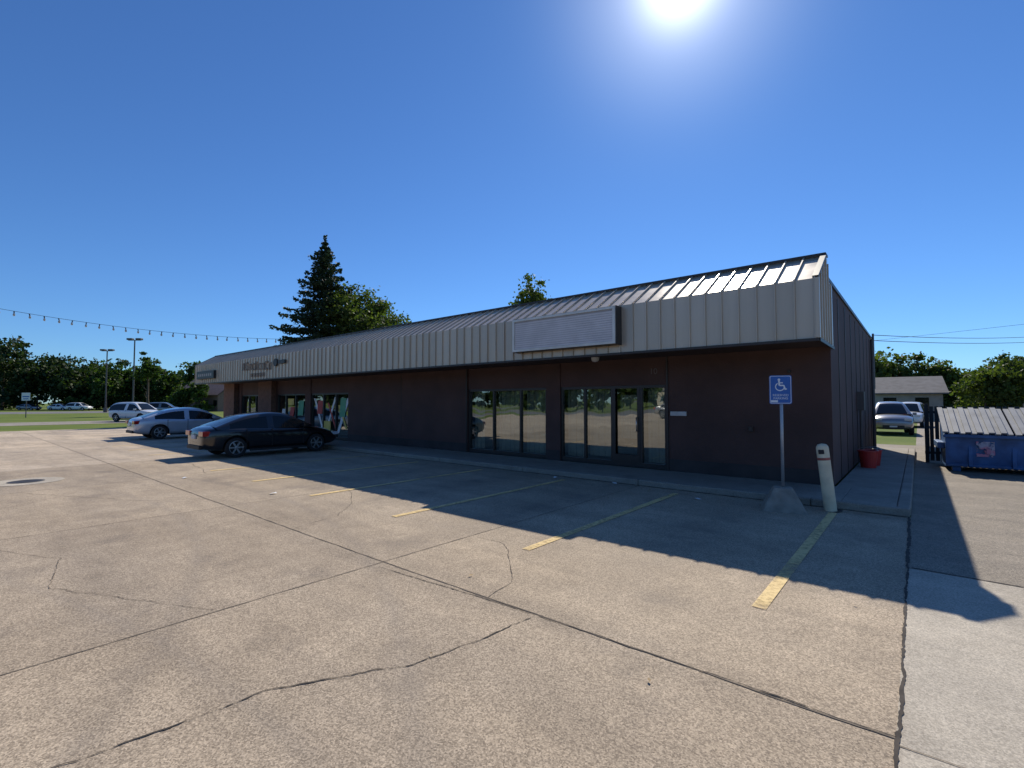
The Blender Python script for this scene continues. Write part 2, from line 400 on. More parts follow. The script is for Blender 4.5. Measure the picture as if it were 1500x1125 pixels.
# interior
M_in=simple('interior_wall',(.55,.52,.46),.9,vscale=1); M_fl=simple('interior_floor',(.30,.27,.23),.5); M_bl=simple('window_paper',(.72,.72,.63),.9,var=.12,vscale=2)
mb=MB(); mb.box(XL+.25,XR-.25,11.25,15.5,.10,.13); mb.obj('interior_floor',[M_fl],B)
mb=MB(); mb.box(XL+.25,XR-.25,15.5,15.6,.13,2.9); 
for x in (-4.3,-7.9,-11.6,-18,-21.6,-25.6): mb.box(x-.05,x+.05,11.23,15.499,.131,2.9)
mb.obj('interior_partitions',[M_in],B)
mb=MB(); mb.box(XL+.25,XR-.25,11.25,15.5,2.901,2.95); mb.obj('interior_ceiling',[M_in],B)
mb=MB()
for x0,x1,z0,z1 in [(-11.05,-10.6,.25,2.05),(-10.0,-9.1,.25,2.05),(-8.9,-8.1,.25,2.05),(-7.45,-6.8,.25,2.05),(-6.75,-6.1,.3,2.05),(-5.85,-5.3,.8,1.9),(-5.1,-4.62,.25,2.05)]:
    for k in range(int((x1-x0)/.09)):
        mb.box(x0+k*.09,x0+k*.09+.08,YG+.16+.01*(k%2),YG+.165+.01*(k%2),z0,z1)
mb.obj('vertical_blinds',[M_bl],B)
M_white=simple('white_vinyl',(.8,.8,.76),.5); M_redv=simple('red_vinyl',(.5,.05,.04),.5); M_yv=simple('yellow_vinyl',(.75,.55,.12),.5); M_gv=simple('green_vinyl',(.10,.38,.2),.5)
mb=MB()
for i_,(xa,xb,za,zb,w,mi) in enumerate([(-21.2,-20.4,1.9,.4,.16,0),(-20.2,-19.4,.35,1.95,.14,0),(-20.0,-19.3,1.7,.5,.12,1),(-19.2,-18.4,.4,1.9,.2,0),(-19.1,-18.5,1.6,.6,.14,2),(-19.0,-18.9,1.1,1.9,.45,3),(-20.9,-20.8,1.2,1.8,.45,1),(-20.3,-20.3,.5,.9,.6,2),(-24.5,-24.3,.4,1.4,.35,0),(-23.6,-23.4,.9,1.5,.4,1),(-22.7,-22.6,1.1,1.8,.5,3),(-23.7,-23.7,1.6,1.9,.6,2),(-28.1,-28.1,.5,1.2,.5,2)]):
    y_=YG-.012-.002*i_
    mb.poly([(xa,y_,za),(xa+w,y_,za),(xb+w,y_,zb),(xb,y_,zb)],mi)
mb.obj('window_decals',[M_white,M_redv,M_yv,M_gv],B)
# blank cabinet sign: fine ribbed face
M_signface=simple('blank_sign_face',(.60,.58,.58),.45,var=.12,vscale=2.5)
M_signgap=simple('sign_face_groove',(.36,.35,.36),.6)
M_alu=simple('aluminium_trim',(.66,.62,.55),.4,metal=.3)
mb=MB()
x0,x1,z0,z1=-7.72,-4.85,2.94,3.77
mb.box(x0,x1,9.19,YF-.001,z0,z1); mb.obj('sign_cabinet',[M_trim],B,bevel=.008)
mb=MB()
for q in [(x0+.02,x1-.02,z1-.07,z1-.015),(x0+.02,x1-.02,z0+.015,z0+.07),(x0+.02,x0+.08,z0+.071,z1-.071),(x1-.08,x1-.02,z0+.071,z1-.071)]:
    mb.box(q[0],q[1],9.155,9.189,q[2],q[3])
mb.obj('sign_retainer',[M_alu],B)
mb=MB(); mb.box(x0+.08,x1-.08,9.184,9.1885,z0+.07,z1-.07,1)
zz=z0+.078
while zz<z1-.11:
    mb.box(x0+.081,x1-.081,9.180,9.1835,zz,zz+.040,0); zz+=.050
mb.obj('sign_face',[M_signface,M_signgap],B)
# ghost letters and small sign, left end
mb=MB()
xx=-24.9
for k in range(9):
    h=.34+.05*math.sin(k*2); z=3.25-.01*k
    mb.box(xx,xx+.07,YF-.055,YF-.036,z,z+h); mb.box(xx+.071,xx+.25,YF-.055,YF-.036,z+h*.8,z+h)
    if k%2: mb.box(xx+.071,xx+.22,YF-.055,YF-.036,z,z+h*.18)
    else: mb.box(xx+.18,xx+.25,YF-.055,YF-.036,z,z+h*.79)
    xx+=.36
for k in range(5): mb.box(-23.9+k*.3,-23.72+k*.3,YF-.055,YF-.036,2.9,3.07)
mb.obj('channel_letters',[simple('faded_letters',(.24,.175,.12),.6,var=.3)],B)
mb=MB(); mb.lathe([(.001,.05),(.17,.05),(.17,0)],(-21.3,YF-.036,3.45),(0,-1,0),16); mb.box(-21.0,-20.4,YF-.09,YF-.036,3.37,3.53)
mb.obj('logo_letters',[M_trim],B)
mb=MB(); mb.box(-30.9,-28.3,YF-.16,YF-.036,3.0,3.42,0); mb.box(-30.8,-28.4,YF-.166,YF-.1605,3.06,3.36,1)
for k in range(7): mb.box(-30.6+k*.3,-30.42+k*.3,YF-.172,YF-.1665,3.14,3.27,2)
mb.obj('tenant_sign',[M_trim,simple('sign_black',(.03,.03,.03),.4),simple('sign_letters',(.35,.33,.3),.5)],B)
mb=MB(); mb.lathe([(.001,-.11),(.06,-.10),(.09,-.06),(.1,0)],(-5.9,10.1,2.784),(0,0,1),16); mb.obj('soffit_light',[simple('light_housing',(.6,.6,.58),.5)],B,smooth=True)
mb=MB(); mb.box(-4.42,-4.05,YW-.05,YW-.001,1.40,1.50); mb.obj('mail_slot',[simple('white_plate',(.55,.53,.5),.5)],B,bevel=.005)
mb=MB(); mb.box(-2.74,-2.66,YW-.06,YW-.001,1.1,1.2); mb.box(-2.0,-1.95,YW-.05,YW-.001,2.3,2.36); mb.obj('outlet_box',[M_trim],B,bevel=.004)
def text(name,s,size,loc,rot,mat,parent,ext=.003,align='CENTER'):
    cu=D.curves.new(name,'FONT'); cu.body=s; cu.size=size; cu.extrude=ext; cu.align_x=align; cu.align_y='CENTER'
    o=D.objects.new(name,cu); o.location=loc; o.rotation_euler=rot; cu.materials.append(mat); return link(o,parent)
text('address_number','10',.2,(-4.85,YW+.024,2.45),(math.pi/2,0,0),simple('number_dark',(.16,.12,.11),.5),B)
mb=MB()
mb.tube((XR+.07,20.9,.12),(XR+.07,20.9,3.9),.05,.05,10); mb.tube((XR+.07,16.0,.12),(XR+.07,16.0,1.9),.03,.03,8); mb.box(XR+.001,XR+.16,15.8,16.2,1.5,2.0)
mb.tube((XR+.06,21.7,2.2),(XR+.06,21.7,4.2),.035,.035,8)
mb.obj('downspout_and_meter',[simple('dark_galvanised',(.10,.09,.085),.5,metal=.2)],B)

# ------------------------------------------------------------------ trees
def leafmat(name,c0,c1,tl=.35):
    m,nt,b=nm(name); out=nt.nodes['Material Output']
    g=N(nt,'ShaderNodeNewGeometry'); tc=N(nt,'ShaderNodeTexCoord')
    n=noi(nt,tc.outputs['Object'],.55,3,.6)
    c=mixc(nt,g.outputs['Random Per Island'],c0,c1)
    c=mixc(nt,.8,c,ramp(nt,n,.35,.65,(.6,.6,.6),(1.3,1.3,1.3)),'MULTIPLY')
    nt.links.new(c,b.inputs['Base Color']); b.inputs['Roughness'].default_value=.6; b.inputs['Specular IOR Level'].default_value=.25
    t=N(nt,'ShaderNodeBsdfTranslucent'); c2=mixc(nt,1.0,c,(1.2,1.4,.5),'MULTIPLY'); nt.links.new(c2,t.inputs[0])
    mx=N(nt,'ShaderNodeMixShader'); mx.inputs[0].default_value=tl
    nt.links.new(b.outputs[0],mx.inputs[1]); nt.links.new(t.outputs[0],mx.inputs[2]); nt.links.new(mx.outputs[0],out.inputs['Surface'])
    return m
M_leaf=leafmat('leaves_green',(.035,.07,.016),(.08,.12,.025))
M_leafy=leafmat('leaves_olive',(.05,.08,.018),(.12,.145,.035),.4)
M_leafd=leafmat('leaves_dark',(.025,.046,.015),(.055,.08,.022),.25)
M_need=leafmat('needles',(.020,.038,.02),(.042,.066,.03),.12)
M_bark=simple('bark',(.10,.075,.055),.95,var=.35,vscale=8,bump=.6,bscale=12)

def leaves_obj(name,C,S,mat,parent,flat=0.0):
    C=np.asarray(C); n=len(C)
    a=rng.normal(size=(n,3)); a[:,2]*=(1-flat); a/=np.linalg.norm(a,axis=1)[:,None]
    b=rng.normal(size=(n,3)); b[:,2]*=(1-flat); b-= (a*b).sum(1)[:,None]*a; b/=np.linalg.norm(b,axis=1)[:,None]
    S=np.broadcast_to(np.asarray(S),(n,))*rng.uniform(.6,1.3,n)
    a=a*S[:,None]*.5; b=b*S[:,None]*.36
    V=np.stack([C-a,C-b*.9+a*.1,C+a,C+b*.9+a*.1],1).reshape(-1,3)
    me=D.meshes.new(name); me.vertices.add(n*4); me.vertices.foreach_set('co',V.ravel())
    me.loops.add(n*4); me.loops.foreach_set('vertex_index',np.arange(n*4))
    me.polygons.add(n); me.polygons.foreach_set('loop_start',np.arange(n)*4); me.polygons.foreach_set('loop_total',np.full(n,4))
    me.materials.append(mat); me.update(calc_edges=True); me.validate()
    return link(D.objects.new(name,me),parent)
def crown_points(c,rx,ry,rz,nclump,nleaf,cl=.28,shell=.55,low=-.55):
    out=[]; c=np.array(c,float)
    for i in range(nclump):
        d=rng.normal(size=3); d/=np.linalg.norm(d)
        if d[2]<low: d[2]*=-.5
        r=shell+(1-shell)*rng.random()
        r*= .82+.3*mnoise.noise(Vector(d*1.7+c*.13))
        p=c+d*r*np.array([rx,ry,rz])
        s=cl*rng.uniform(.55,1.15)*min(rx,rz)
        q=rng.normal(size=(nleaf,3))*np.array([s,s,s*.62])*.55
        out.append(p+q)
    return np.concatenate(out)
def trunk(mb,base,top,r,limbs,crown_c,cr):
    base=Vector(base); top=Vector(top); prev=base; n=6
    for i in range(1,n+1):
        t=i/n; p=base.lerp(top,t)+Vector((mnoise.noise(Vector((t*3,base.x,0))),mnoise.noise(Vector((t*3,base.y,5))),0))*r*1.2*(t<1)
        mb.tube(prev,p,r*(1-.75*(i-1)/n),r*(1-.75*i/n),9,0,False); 
        if i>=2:
            for k in range(limbs):
                a=random.random()*6.28; e=p+Vector((math.cos(a)*cr[0]*random.uniform(.4,.75),math.sin(a)*cr[1]*random.uniform(.4,.75),cr[2]*random.uniform(.10,.35)*(1.4-t)))
                mid=p.lerp(e,.5)+Vector((0,0,-.05*cr[2]))
                rr=r*(1-.75*i/n)*.5
                mb.tube(p,mid,rr,rr*.6,6,0,False); mb.tube(mid,e,rr*.6,rr*.15,5,0,False)
        prev=p
def decid(name,x,y,h,rx,rz,mat,nclump=70,nleaf=110,ls=.28,ch=None,cl=.28):
    e=empty(name,(x,y,0)); mb=MB(); cz=ch if ch else h-rz
    trunk(mb,(0,0,-.05),(0,0,cz+rz*.4),.024*h,2,(0,0,cz),(rx,rx,rz)); mb.obj('trunk',[M_bark],e,smooth=True)
    leaves_obj('crown',np.concatenate([crown_points((0,0,cz),rx,rx,rz,nclump,nleaf,cl),crown_points((0,0,cz-.1*rz),rx*.7,rx*.7,rz*.75,nclump//3,nleaf,.4,.1)]),ls,mat,e)
    return e
def spruce(name,x,y,h,rb,mat,seed=0):
    e=empty(name,(x,y,0)); mb=MB(); mb.tube((0,0,-.05),(0,0,h*.98),.018*h,.02,9); pts=[]; 
    z=h*.08
    while z<h*.99:
        t=1-(z/h); R=rb*(t**.82)*(1.0+.14*math.sin(z*2.3)); nb=max(4,int(7+6*t))
        a0=random.random()*6.28
        for k in range(nb):
            a=a0+k*6.283/nb+random.uniform(-.3,.3); r=R*random.uniform(.58,1.15)
            if random.random()<.07: r*=.45
            dr=random.uniform(.06,.28); m=max(10,int(r*40))
            tt=rng.random(m)**.7
            w=r*.20*(1-tt*.6)+.05
            side=rng.normal(size=m)*w*.8
            px=np.cos(a)*tt*r-np.sin(a)*side; py=np.sin(a)*tt*r+np.cos(a)*side
            pz=z-dr*tt*r+ .18*r*tt**3 - np.abs(rng.normal(size=m))*.16
            pts.append(np.stack([px,py,pz],1))
            mb.tube((0,0,z),(math.cos(a)*r*.9,math.sin(a)*r*.9,z-dr*r*.9+.1*r),.03+.01*r,.01,4,0,False)
        z+=h*.024+.12*t
    pts.append(np.stack([rng.normal(size=60)*.08,rng.normal(size=60)*.08,h*(.95+.06*rng.random(60))],1))
    mb.obj('trunk',[M_bark],e); leaves_obj('needle_boughs',np.concatenate(pts),.32,mat,e,.25)
spruce('spruce_tree',-47.9,26,19.3,7.4,M_need)
decid('maple_tree',-45.2,28.5,15.6,4.0,6.0,M_leafy,85,110,.32)
decid('maple_tree',-41.2,29.0,12.2,3.5,4.2,M_leafy,52,95,.32)
decid('poplar_tree',-21.5,27.7,11.6,1.5,3.2,M_leafy,48,60,.24,cl=.36)

def mass(name,specs,mat,ls,dens=1.0):
    e=empty(name); P=[]; mb=MB()
    for (x,y,h,r) in specs:
        cz=h*.54; 
        P.append(crown_points((x,y,cz),r,r,h*.45,int(42*dens),42,.32,.35,-.95))
        P.append(crown_points((x+random.uniform(-r,r),y+random.uniform(-r,r),h*.14),r*1.1,r*1.1,h*.16,int(9*dens),42,.6,.2,-.9))
        mb.tube((x,y,0),(x,y,h*.5),.02*h,.008*h,6,0,False)
    mb.obj('trunks',[M_bark],e); leaves_obj('foliage',np.concatenate(P),ls,mat,e)
def at(px_u,d):
    return (d*(-.644+.765*px_u), d*(.765+.644*px_u))
S=[]
for i,u in enumerate(np.linspace(-1.27,-.84,13)):
    d=118+random.uniform(-8,10); x,y=at(u,d); S.append((x,y,random.uniform(12.5,19)*(1-.25*max(0,(i-9)/3)),random.uniform(4.5,7)))
mass('distant_trees',S,M_leafd,.85,1.6)
S=[]
for i,u in enumerate(np.linspace(-.86,-.55,16)):
    d=125+random.uniform(-10,10); x,y=at(u,d); S.append((x,y,random.uniform(7.5,14.0),random.uniform(3.0,5)))
mass('distant_trees',S,M_leaf,.75,1.3)
S=[]
for i,u in enumerate(np.linspace(.74,1.25,19)):
    d=random.uniform(52,66); x,y=at(u,d); S.append((x,y,random.uniform(5.6,8.8)+(1.0 if u>1.0 else 0),random.uniform(2.0,3.2)))
mass('distant_trees',S,M_leafy,.42,1.5)
S=[]
for i,u in enumerate(np.linspace(.98,1.3,8)):
    d=random.uniform(34,40); x,y=at(u,d); S.append((x,y,random.uniform(4.4,6.6)+(.8 if i>3 else 0),random.uniform(1.8,2.4)))
mass('distant_trees',S,M_leafy,.30,1.5)
S=[(x,-66+random.uniform(-6,6),random.uniform(7,11),random.uniform(4,6)) for x in np.arange(-80,60,8)]
mass('distant_trees',S,M_leaf,1.0,.9)
S=[]
for a in np.arange(0,360,3.2):
    R=260+random.uniform(-20,20); S.append((R*math.cos(math.radians(a)),R*math.sin(math.radians(a)),random.uniform(9,14),random.uniform(7,10)))
mass('distant_trees',S,M_leafd,2.2,.7)
decid('street_tree',*at(-.755,62),8.4,1.4,2.8,M_leaf,30,60,.34)
# ------------------------------------------------------------------ cars
M_tire=simple('tire_rubber',(.02,.02,.02),.85); M_rim=simple('alloy_rim',(.45,.45,.46),.3,metal=.8)
M_cglass=simple('car_glass',(.010,.012,.013),.06,spec=.45,var=.02)
M_dark=simple('dark_plastic',(.02,.02,.02),.6); M_tail=simple('tail_lamp',(.35,.015,.01),.15,coat=.8); M_head=simple('head_lamp',(.6,.62,.65),.1,coat=1)
M_plate=simple('license_plate',(.6,.6,.62),.5)
def paint(name,c,metal=.3): return simple(name,c,.28,metal=metal,var=.03,coat=1)
KIND={
 'sedan':dict(body=[(-2.30,.66,.36,.74,.78),(-2.24,.78,.30,.90,.94),(-2.0,.86,.24,.98,1.03),(-1.5,.90,.20,.98,1.04),(-.6,.91,.19,.95,.97),(.4,.91,.19,.92,.94),(1.0,.91,.19,.91,.97),(1.5,.89,.20,.85,.92),(1.95,.84,.22,.75,.82),(2.2,.74,.27,.62,.69),(2.3,.6,.34,.52,.56)],
   gh=[(-1.95,1.0),(-1.55,1.16),(-1.1,1.33),(-.75,1.40),(-.30,1.44),(-.20,1.445),(.15,1.44),(.45,1.38),(.85,1.18),(1.3,.95)],belt=.93,roof=(-1.1,.45),pil=(-.30,-.20),bw=.84,wb=1.35,r=.325),
 'suv':dict(body=[(-2.30,.74,.42,.95,1.02),(-2.26,.84,.34,1.06,1.1),(-2.0,.90,.28,1.08,1.12),(-1.4,.93,.25,1.08,1.12),(-.4,.93,.25,1.06,1.1),(.5,.93,.25,1.04,1.08),(1.05,.93,.25,1.03,1.1),(1.5,.91,.27,1.0,1.07),(1.95,.87,.30,.93,1.0),(2.22,.78,.34,.8,.86),(2.3,.66,.4,.7,.74)],
   gh=[(-2.27,1.12),(-2.15,1.4),(-1.95,1.66),(-1.5,1.73),(-1.3,1.74),(-.32,1.75),(-.22,1.75),(.2,1.73),(.5,1.66),(.85,1.4),(1.25,1.1)],belt=1.04,roof=(-1.95,.5),pil=(-.32,-.22),bw=.87,wb=1.36,r=.36)}
CACHE={}
def car_meshes(kind):
    K=KIND[kind]; mb=MB(); rings=[]
    for (x,hw,zb,zs,zt) in K['body']:
        half=[(0,zb),(hw*.78,zb),(hw*.96,zb+.10),(hw,zb+(zs-zb)*.5),(hw*.985,zs-.10),(hw*.93,zs-.01),(hw*.5,zt),(0,zt+.015)]
        ring=[(x,y,z) for y,z in half]+[(x,-y,z) for y,z in half[-2:0:-1]]
        rings.append(ring)
    n=len(rings[0])
    for r in rings: mb.v+=r
    for i in range(len(rings)-1):
        for j in range(n):
            k=(j+1)%n; mb.f.append((i*n+j,i*n+k,(i+1)*n+k,(i+1)*n+j)); mb.m.append(0)
    mb.f.append(tuple(range(n))[::-1]); mb.m.append(0); mb.f.append(tuple((len(rings)-1)*n+j for j in range(n))); mb.m.append(0)
    body=mb.obj('tmpbody',[M_rim,M_dark],smooth=True)
    s=body.modifiers.new('s','SUBSURF'); s.levels=2; s.render_levels=2
    cut=MB()
    for wx in (-K['wb'],K['wb']):
        for sy in (-1,1):
            cut.tube((wx,sy*.62,K['r']+.0),(wx,sy*1.1,K['r']+.0),K['r']+.055,K['r']+.055,28,1)
    co=cut.obj('tmpcut',[M_rim,M_dark])
    bo=body.modifiers.new('b','BOOLEAN'); bo.object=co; bo.operation='DIFFERENCE'; bo.solver='EXACT'
    dg=bpy.context.evaluated_depsgraph_get(); dg.update()
    me=D.meshes.new_from_object(body.evaluated_get(dg)); 
    D.objects.remove(body); D.objects.remove(co)
    g=MB(); rs=[]; st=K['gh']; belt=K['belt']; bw=K['bw']
    for x,zt in st:
        tb=(zt-belt); ht=bw-tb*.42
        base=min(belt-.03,zt-.05)
        half=[(bw,base),(ht+.035,zt-.055 if tb>.15 else zt-.03),(ht-.06,zt),(0,zt+.03)]
        rs.append([(x,y,z) for y,z in half]+[(x,-y,z) for y,z in half[-2::-1]])
    n=7
    for r in rs: g.v+=r
    for i in range(len(rs)-1):
        xa,xb=st[i][0],st[i+1][0]
        for j in range(n-1):
            strip_=j if j<3 else 5-j
            isroof=(xa>=K['roof'][0]-.001 and xb<=K['roof'][1]+.001); pil=abs(xa-K['pil'][0])<.01
            mi=1
            if strip_==1: mi=0
            if strip_==2: mi=0 if isroof else 1
            if strip_==0 and (pil or i==0 ): mi=0
            if strip_==0 and kind=='sedan' and i==len(rs)-2: mi=0
            g.f.append((i*n+j,i*n+j+1,(i+1)*n+j+1,(i+1)*n+j)); g.m.append(mi)
    gm=D.meshes.new('gh'); gm.from_pydata(g.v,[],g.f); gm.materials.append(M_rim); gm.materials.append(M_cglass)
    gm.polygons.foreach_set('material_index',g.m); gm.polygons.foreach_set('use_smooth',[True]*len(g.f)); gm.update()
    return me,gm
def car(name,x,y,heading,pm,kind='sedan',scale=1):
    if kind not in CACHE: CACHE[kind]=car_meshes(kind)
    K=KIND[kind]; bm_,gm_=CACHE[kind]
    e=empty(name,(x,y,.01),heading); e.scale=(scale,)*3
    b=bm_.copy()
    for i_ in range(len(b.materials)):
        if b.materials[i_]==M_rim: b.materials[i_]=pm
    link(D.objects.new('body',b),e)
    g=gm_.copy(); g.materials[0]=pm
    go=link(D.objects.new('cabin',g),e); s=go.modifiers.new('s','SUBSURF'); s.levels=1; s.render_levels=2
    r=K['r']; W=MB(); 
    for wx in (-K['wb'],K['wb']):
        for sy in (-1,1):
            c=(wx,sy*.78,r); ax=(0,sy,0)
            W.lathe([(r*.6,-.10),(r*.92,-.10),(r,-.06),(r,.07),(r*.93,.105),(r*.68,.11),(r*.66,.09)],c,ax,28,0)
            W.lathe([(r*.68,.10),(r*.64,.095),(r*.62,.03),(.001,.02)],c,ax,28,2)
            W.lathe([(r*.68,.10),(r*.63,.103),(r*.60,.08)],c,ax,28,1)
            W.lathe([(.055,.02),(.055,.09),(.001,.095)],c,ax,12,1)
            for k in range(6):
                a=k*math.pi/3
                M=Matrix.Translation((wx,sy*.78,r))@Matrix.Rotation(a,4,'Y')
                y0,y1=(.055,.088) if sy>0 else (-.088,-.055)
                W.box(.04,r*.63,y0,y1,-.024,.024,1,M)
    W.obj('wheels',[M_tire,M_rim,M_dark],e,smooth=False)
    X=MB(); L=2.3
    sd=kind=='sedan'
    zt=.80 if sd else 1.0; zh=.63 if sd else .82
    for sy in (-1,1):
        X.box(-L-.005,-L+.20,min(sy*.42,sy*.80),max(sy*.42,sy*.80),zt-.08,zt+.07,1)
        X.box(L-.30,L-.03,min(sy*.46,sy*.77),max(sy*.46,sy*.77),zh-.05,zh+.06,2)
        X.box(.78,.95,min(sy*.90,sy*1.06),max(sy*.90,sy*1.06),K['belt']+.0,K['belt']+.13,4)
        for dx in (-.95,-.02):
            X.box(dx,dx+.16,min(sy*.905,sy*.935),max(sy*.905,sy*.935),K['belt']-.13,K['belt']-.10,4)
        for dx in (-1.05,-.24,.85):
            X.box(dx-.006,dx+.006,min(sy*.88,sy*.916),max(sy*.88,sy*.916),.32,K['belt']-.02,0)
        X.box(-.95,.95,min(sy*.86,sy*.925),max(sy*.86,sy*.925),.19,.26,0)
    X.box(-L-.025,-L+.1,-.55,.55,.30,.42,0); X.box(-L-.03,-L+.05,-.17,.17,zt-.18,zt-.05,3); X.box(L-.1,L+.01,-.45,.45,.34,.52,0); X.box(L-.05,L+.02,-.16,.16,.42,.5,3)
    X.obj('trim_and_lamps',[M_dark,M_tail,M_head,M_plate,pm],e,bevel=.012)
    return e
P_blk=paint('black_car_paint',(.010,.010,.014)); P_sil=paint('silver_blue_car_paint',(.50,.54,.60),.35); P_wht=paint('white_car_paint',(.75,.76,.76),.0); P_gry=paint('grey_car_paint',(.25,.25,.26),.5)
H=math.pi/2
car('parked_car',-16.95,7.25,H,P_blk,'sedan',.955)
car('parked_car',-27.8,8.0,H,P_sil,'sedan')
x,y=at(-.775,44); car('parked_car',x,y,math.radians(40-12),P_wht,'suv')
x,y=at(-.895,104); car('parked_car',x,y,math.radians(40),P_wht,'suv')
x,y=at(-.935,106); car('parked_car',x,y,math.radians(40),P_wht,'sedan')
x,y=at(-1.0,108); car('parked_car',x,y,math.radians(40),P_gry,'sedan')
x,y=at(-.72,72); car('parked_car',x,y,math.radians(60),P_gry,'suv')
x,y=at(.782,27); car('parked_car',x,y,math.radians(-85),P_gry,'suv')
x,y=at(.80,35); car('parked_car',x+.6,y,math.radians(-95),P_wht,'suv')
car('parked_car',-1.5,-24,math.radians(4),P_sil,'suv'); car('parked_car',-17,-25,0,P_gry,'sedan')

# ------------------------------------------------------------------ street furniture
e=empty('accessible_parking_sign',(-1.69,8.72,0))
mb=MB()
b0,b1,h=.31,.13,.36
v=[(-b0,-b0,.009),(b0,-b0,.009),(b0,b0,.009),(-b0,b0,.009),(-b1,-b1,h),(b1,-b1,h),(b1,b1,h),(-b1,b1,h)]
mb.v+=v; mb.f+=[(0,1,5,4),(1,2,6,5),(2,3,7,6),(3,0,4,7),(4,5,6,7)]; mb.m+=[0]*5
o=mb.obj('concrete_base',[simple('old_concrete',(.29,.25,.20),.9,var=.25,vscale=6,bump=.4,bscale=20)],e,bevel=.03); o.rotation_euler=(0,0,.25)
mb=MB(); mb.tube((0,0,.3),(0,0,2.1),.024,.024,10); mb.obj('post',[simple('galv_post',(.42,.43,.44),.45,metal=.5)],e,smooth=True)
sg=empty('sign_plate',(0,-.035,1.91),); sg.parent=e; sg.rotation_euler=(0,0,.35)
M_blue=simple('sign_blue',(.02,.12,.42),.4); M_sw=simple('sign_white',(.78,.8,.82),.4)
def rr(w,h,r,y,n=6):
    P=[]
    for cx,cz,a0 in ((w/2-r,h/2-r,0),(-w/2+r,h/2-r,90),(-w/2+r,-h/2+r,180),(w/2-r,-h/2+r,270)):
        for i in range(n+1):
            a=math.radians(a0+90*i/n); P.append((cx+r*math.cos(a),y,cz+r*math.sin(a)))
    return P
mb=MB(); mb.poly(rr(.32,.46,.03,0),0); mb.poly(rr(.32,.46,.03,.004)[::-1],2); 
mb.poly(rr(.30,.44,.025,-.002),1); mb.poly(rr(.285,.425,.02,-.004),0)
def seg(p,q,w,y=-.006):
    p=Vector((p[0],0,p[1]));q=Vector((q[0],0,q[1])); d=(q-p).normalized(); n_=Vector((-d.z,0,d.x))*w/2
    mb.poly([(a.x,y,a.z) for a in (p-n_,q-n_,q+n_,p+n_)],1)
def disc(c,r,y=-.0065,n=16): mb.poly([(c[0]+r*math.cos(2*math.pi*i/n),y,c[1]+r*math.sin(2*math.pi*i/n)) for i in range(n)],1)
oz=.055
disc((-.02,.125+oz-.02),.019); seg((-.02,.09+oz),(-.015,.01+oz),.024); seg((-.018,.055+oz),(.035,.055+oz),.017,-.0062); seg((-.015,.012+oz),(.045,.012+oz),.022,-.0064); seg((.045,.018+oz),(.068,-.055+oz),.022,-.0061); seg((.06,-.052+oz),(.09,-.042+oz),.018,-.0063)
pr_=None
for i in range(15):
    a=math.radians(120+i*16.5); p=(-.008+.062*math.cos(a),-.008+oz+.062*math.sin(a))
    if pr_: seg(pr_,p,.015,-.006-.0001*(i%2))
    pr_=p
mb.obj('plate',[M_blue,M_sw,M_alu],sg)
text('legend','RESERVED\nPARKING',.05,(0,-.006,-.115),(math.pi/2,0,0),M_sw,sg,.0005)
mb=MB(); mb.poly(rr(.10,.035,.004,-.0062),0); o=mb.obj('sticker',[M_sw],sg); o.location=(-.09,0,-.185)

e=empty('bollard',(-1.10,9.08,.0)); e.rotation_euler=(0.03,-.09,0)
M_cream=simple('cream_bollard_paint',(.78,.64,.42),.6,var=.14,vscale=6,bump=.2,bscale=15)
mb=MB(); mb.lathe([(.088,-.05),(.088,.98),(.084,1.01),(.06,1.045),(.001,1.06)],(0,0,0),(0,0,1),20)
mb.obj('post',[M_cream],e,smooth=True)
mb=MB(); mb.lathe([(.0895,.80),(.0895,.84)],(0,0,0),(0,0,1),20); mb.obj('red_tape',[simple('red_tape',(.40,.10,.07),.5,var=.4,vscale=14)],e)
mb=MB(); mb.box(-.05,.03,-.094,-.06,.90,.97); mb.obj('scuffed_patch',[M_dark],e,bevel=.01)
mb=MB(); mb.lathe([(.10,.010),(.13,.012),(.16,.009)],(0,0,0),(0,0,1),20); o=mb.obj('patch_ring',[M_crack],e)

M_redp=simple('red_plastic',(.5,.03,.025),.45)
for (x,y,s) in ((-.98,14.7,.9),(-.93,15.35,.85)):
    e=empty('red_bucket',(x,y,.121)); mb=MB()
    mb.lathe([(.001,.0),(.17*s,0),(.22*s,.42*s),(.24*s,.43*s),(.24*s,.46*s),(.21*s,.46*s),(.165*s,.03),(.001,.03)],(0,0,0),(0,0,1),20); mb.obj('pail',[M_redp],e,smooth=False)
    mb=MB()
    pr_=None
    for i in range(9):
        a=math.pi*i/8; p=(.23*s*math.cos(a),-.02,.44*s+.10*math.sin(a))
        if pr_: mb.tube(pr_,p,.006,.006,6)
        pr_=p
    mb.obj('handle',[M_rim],e)

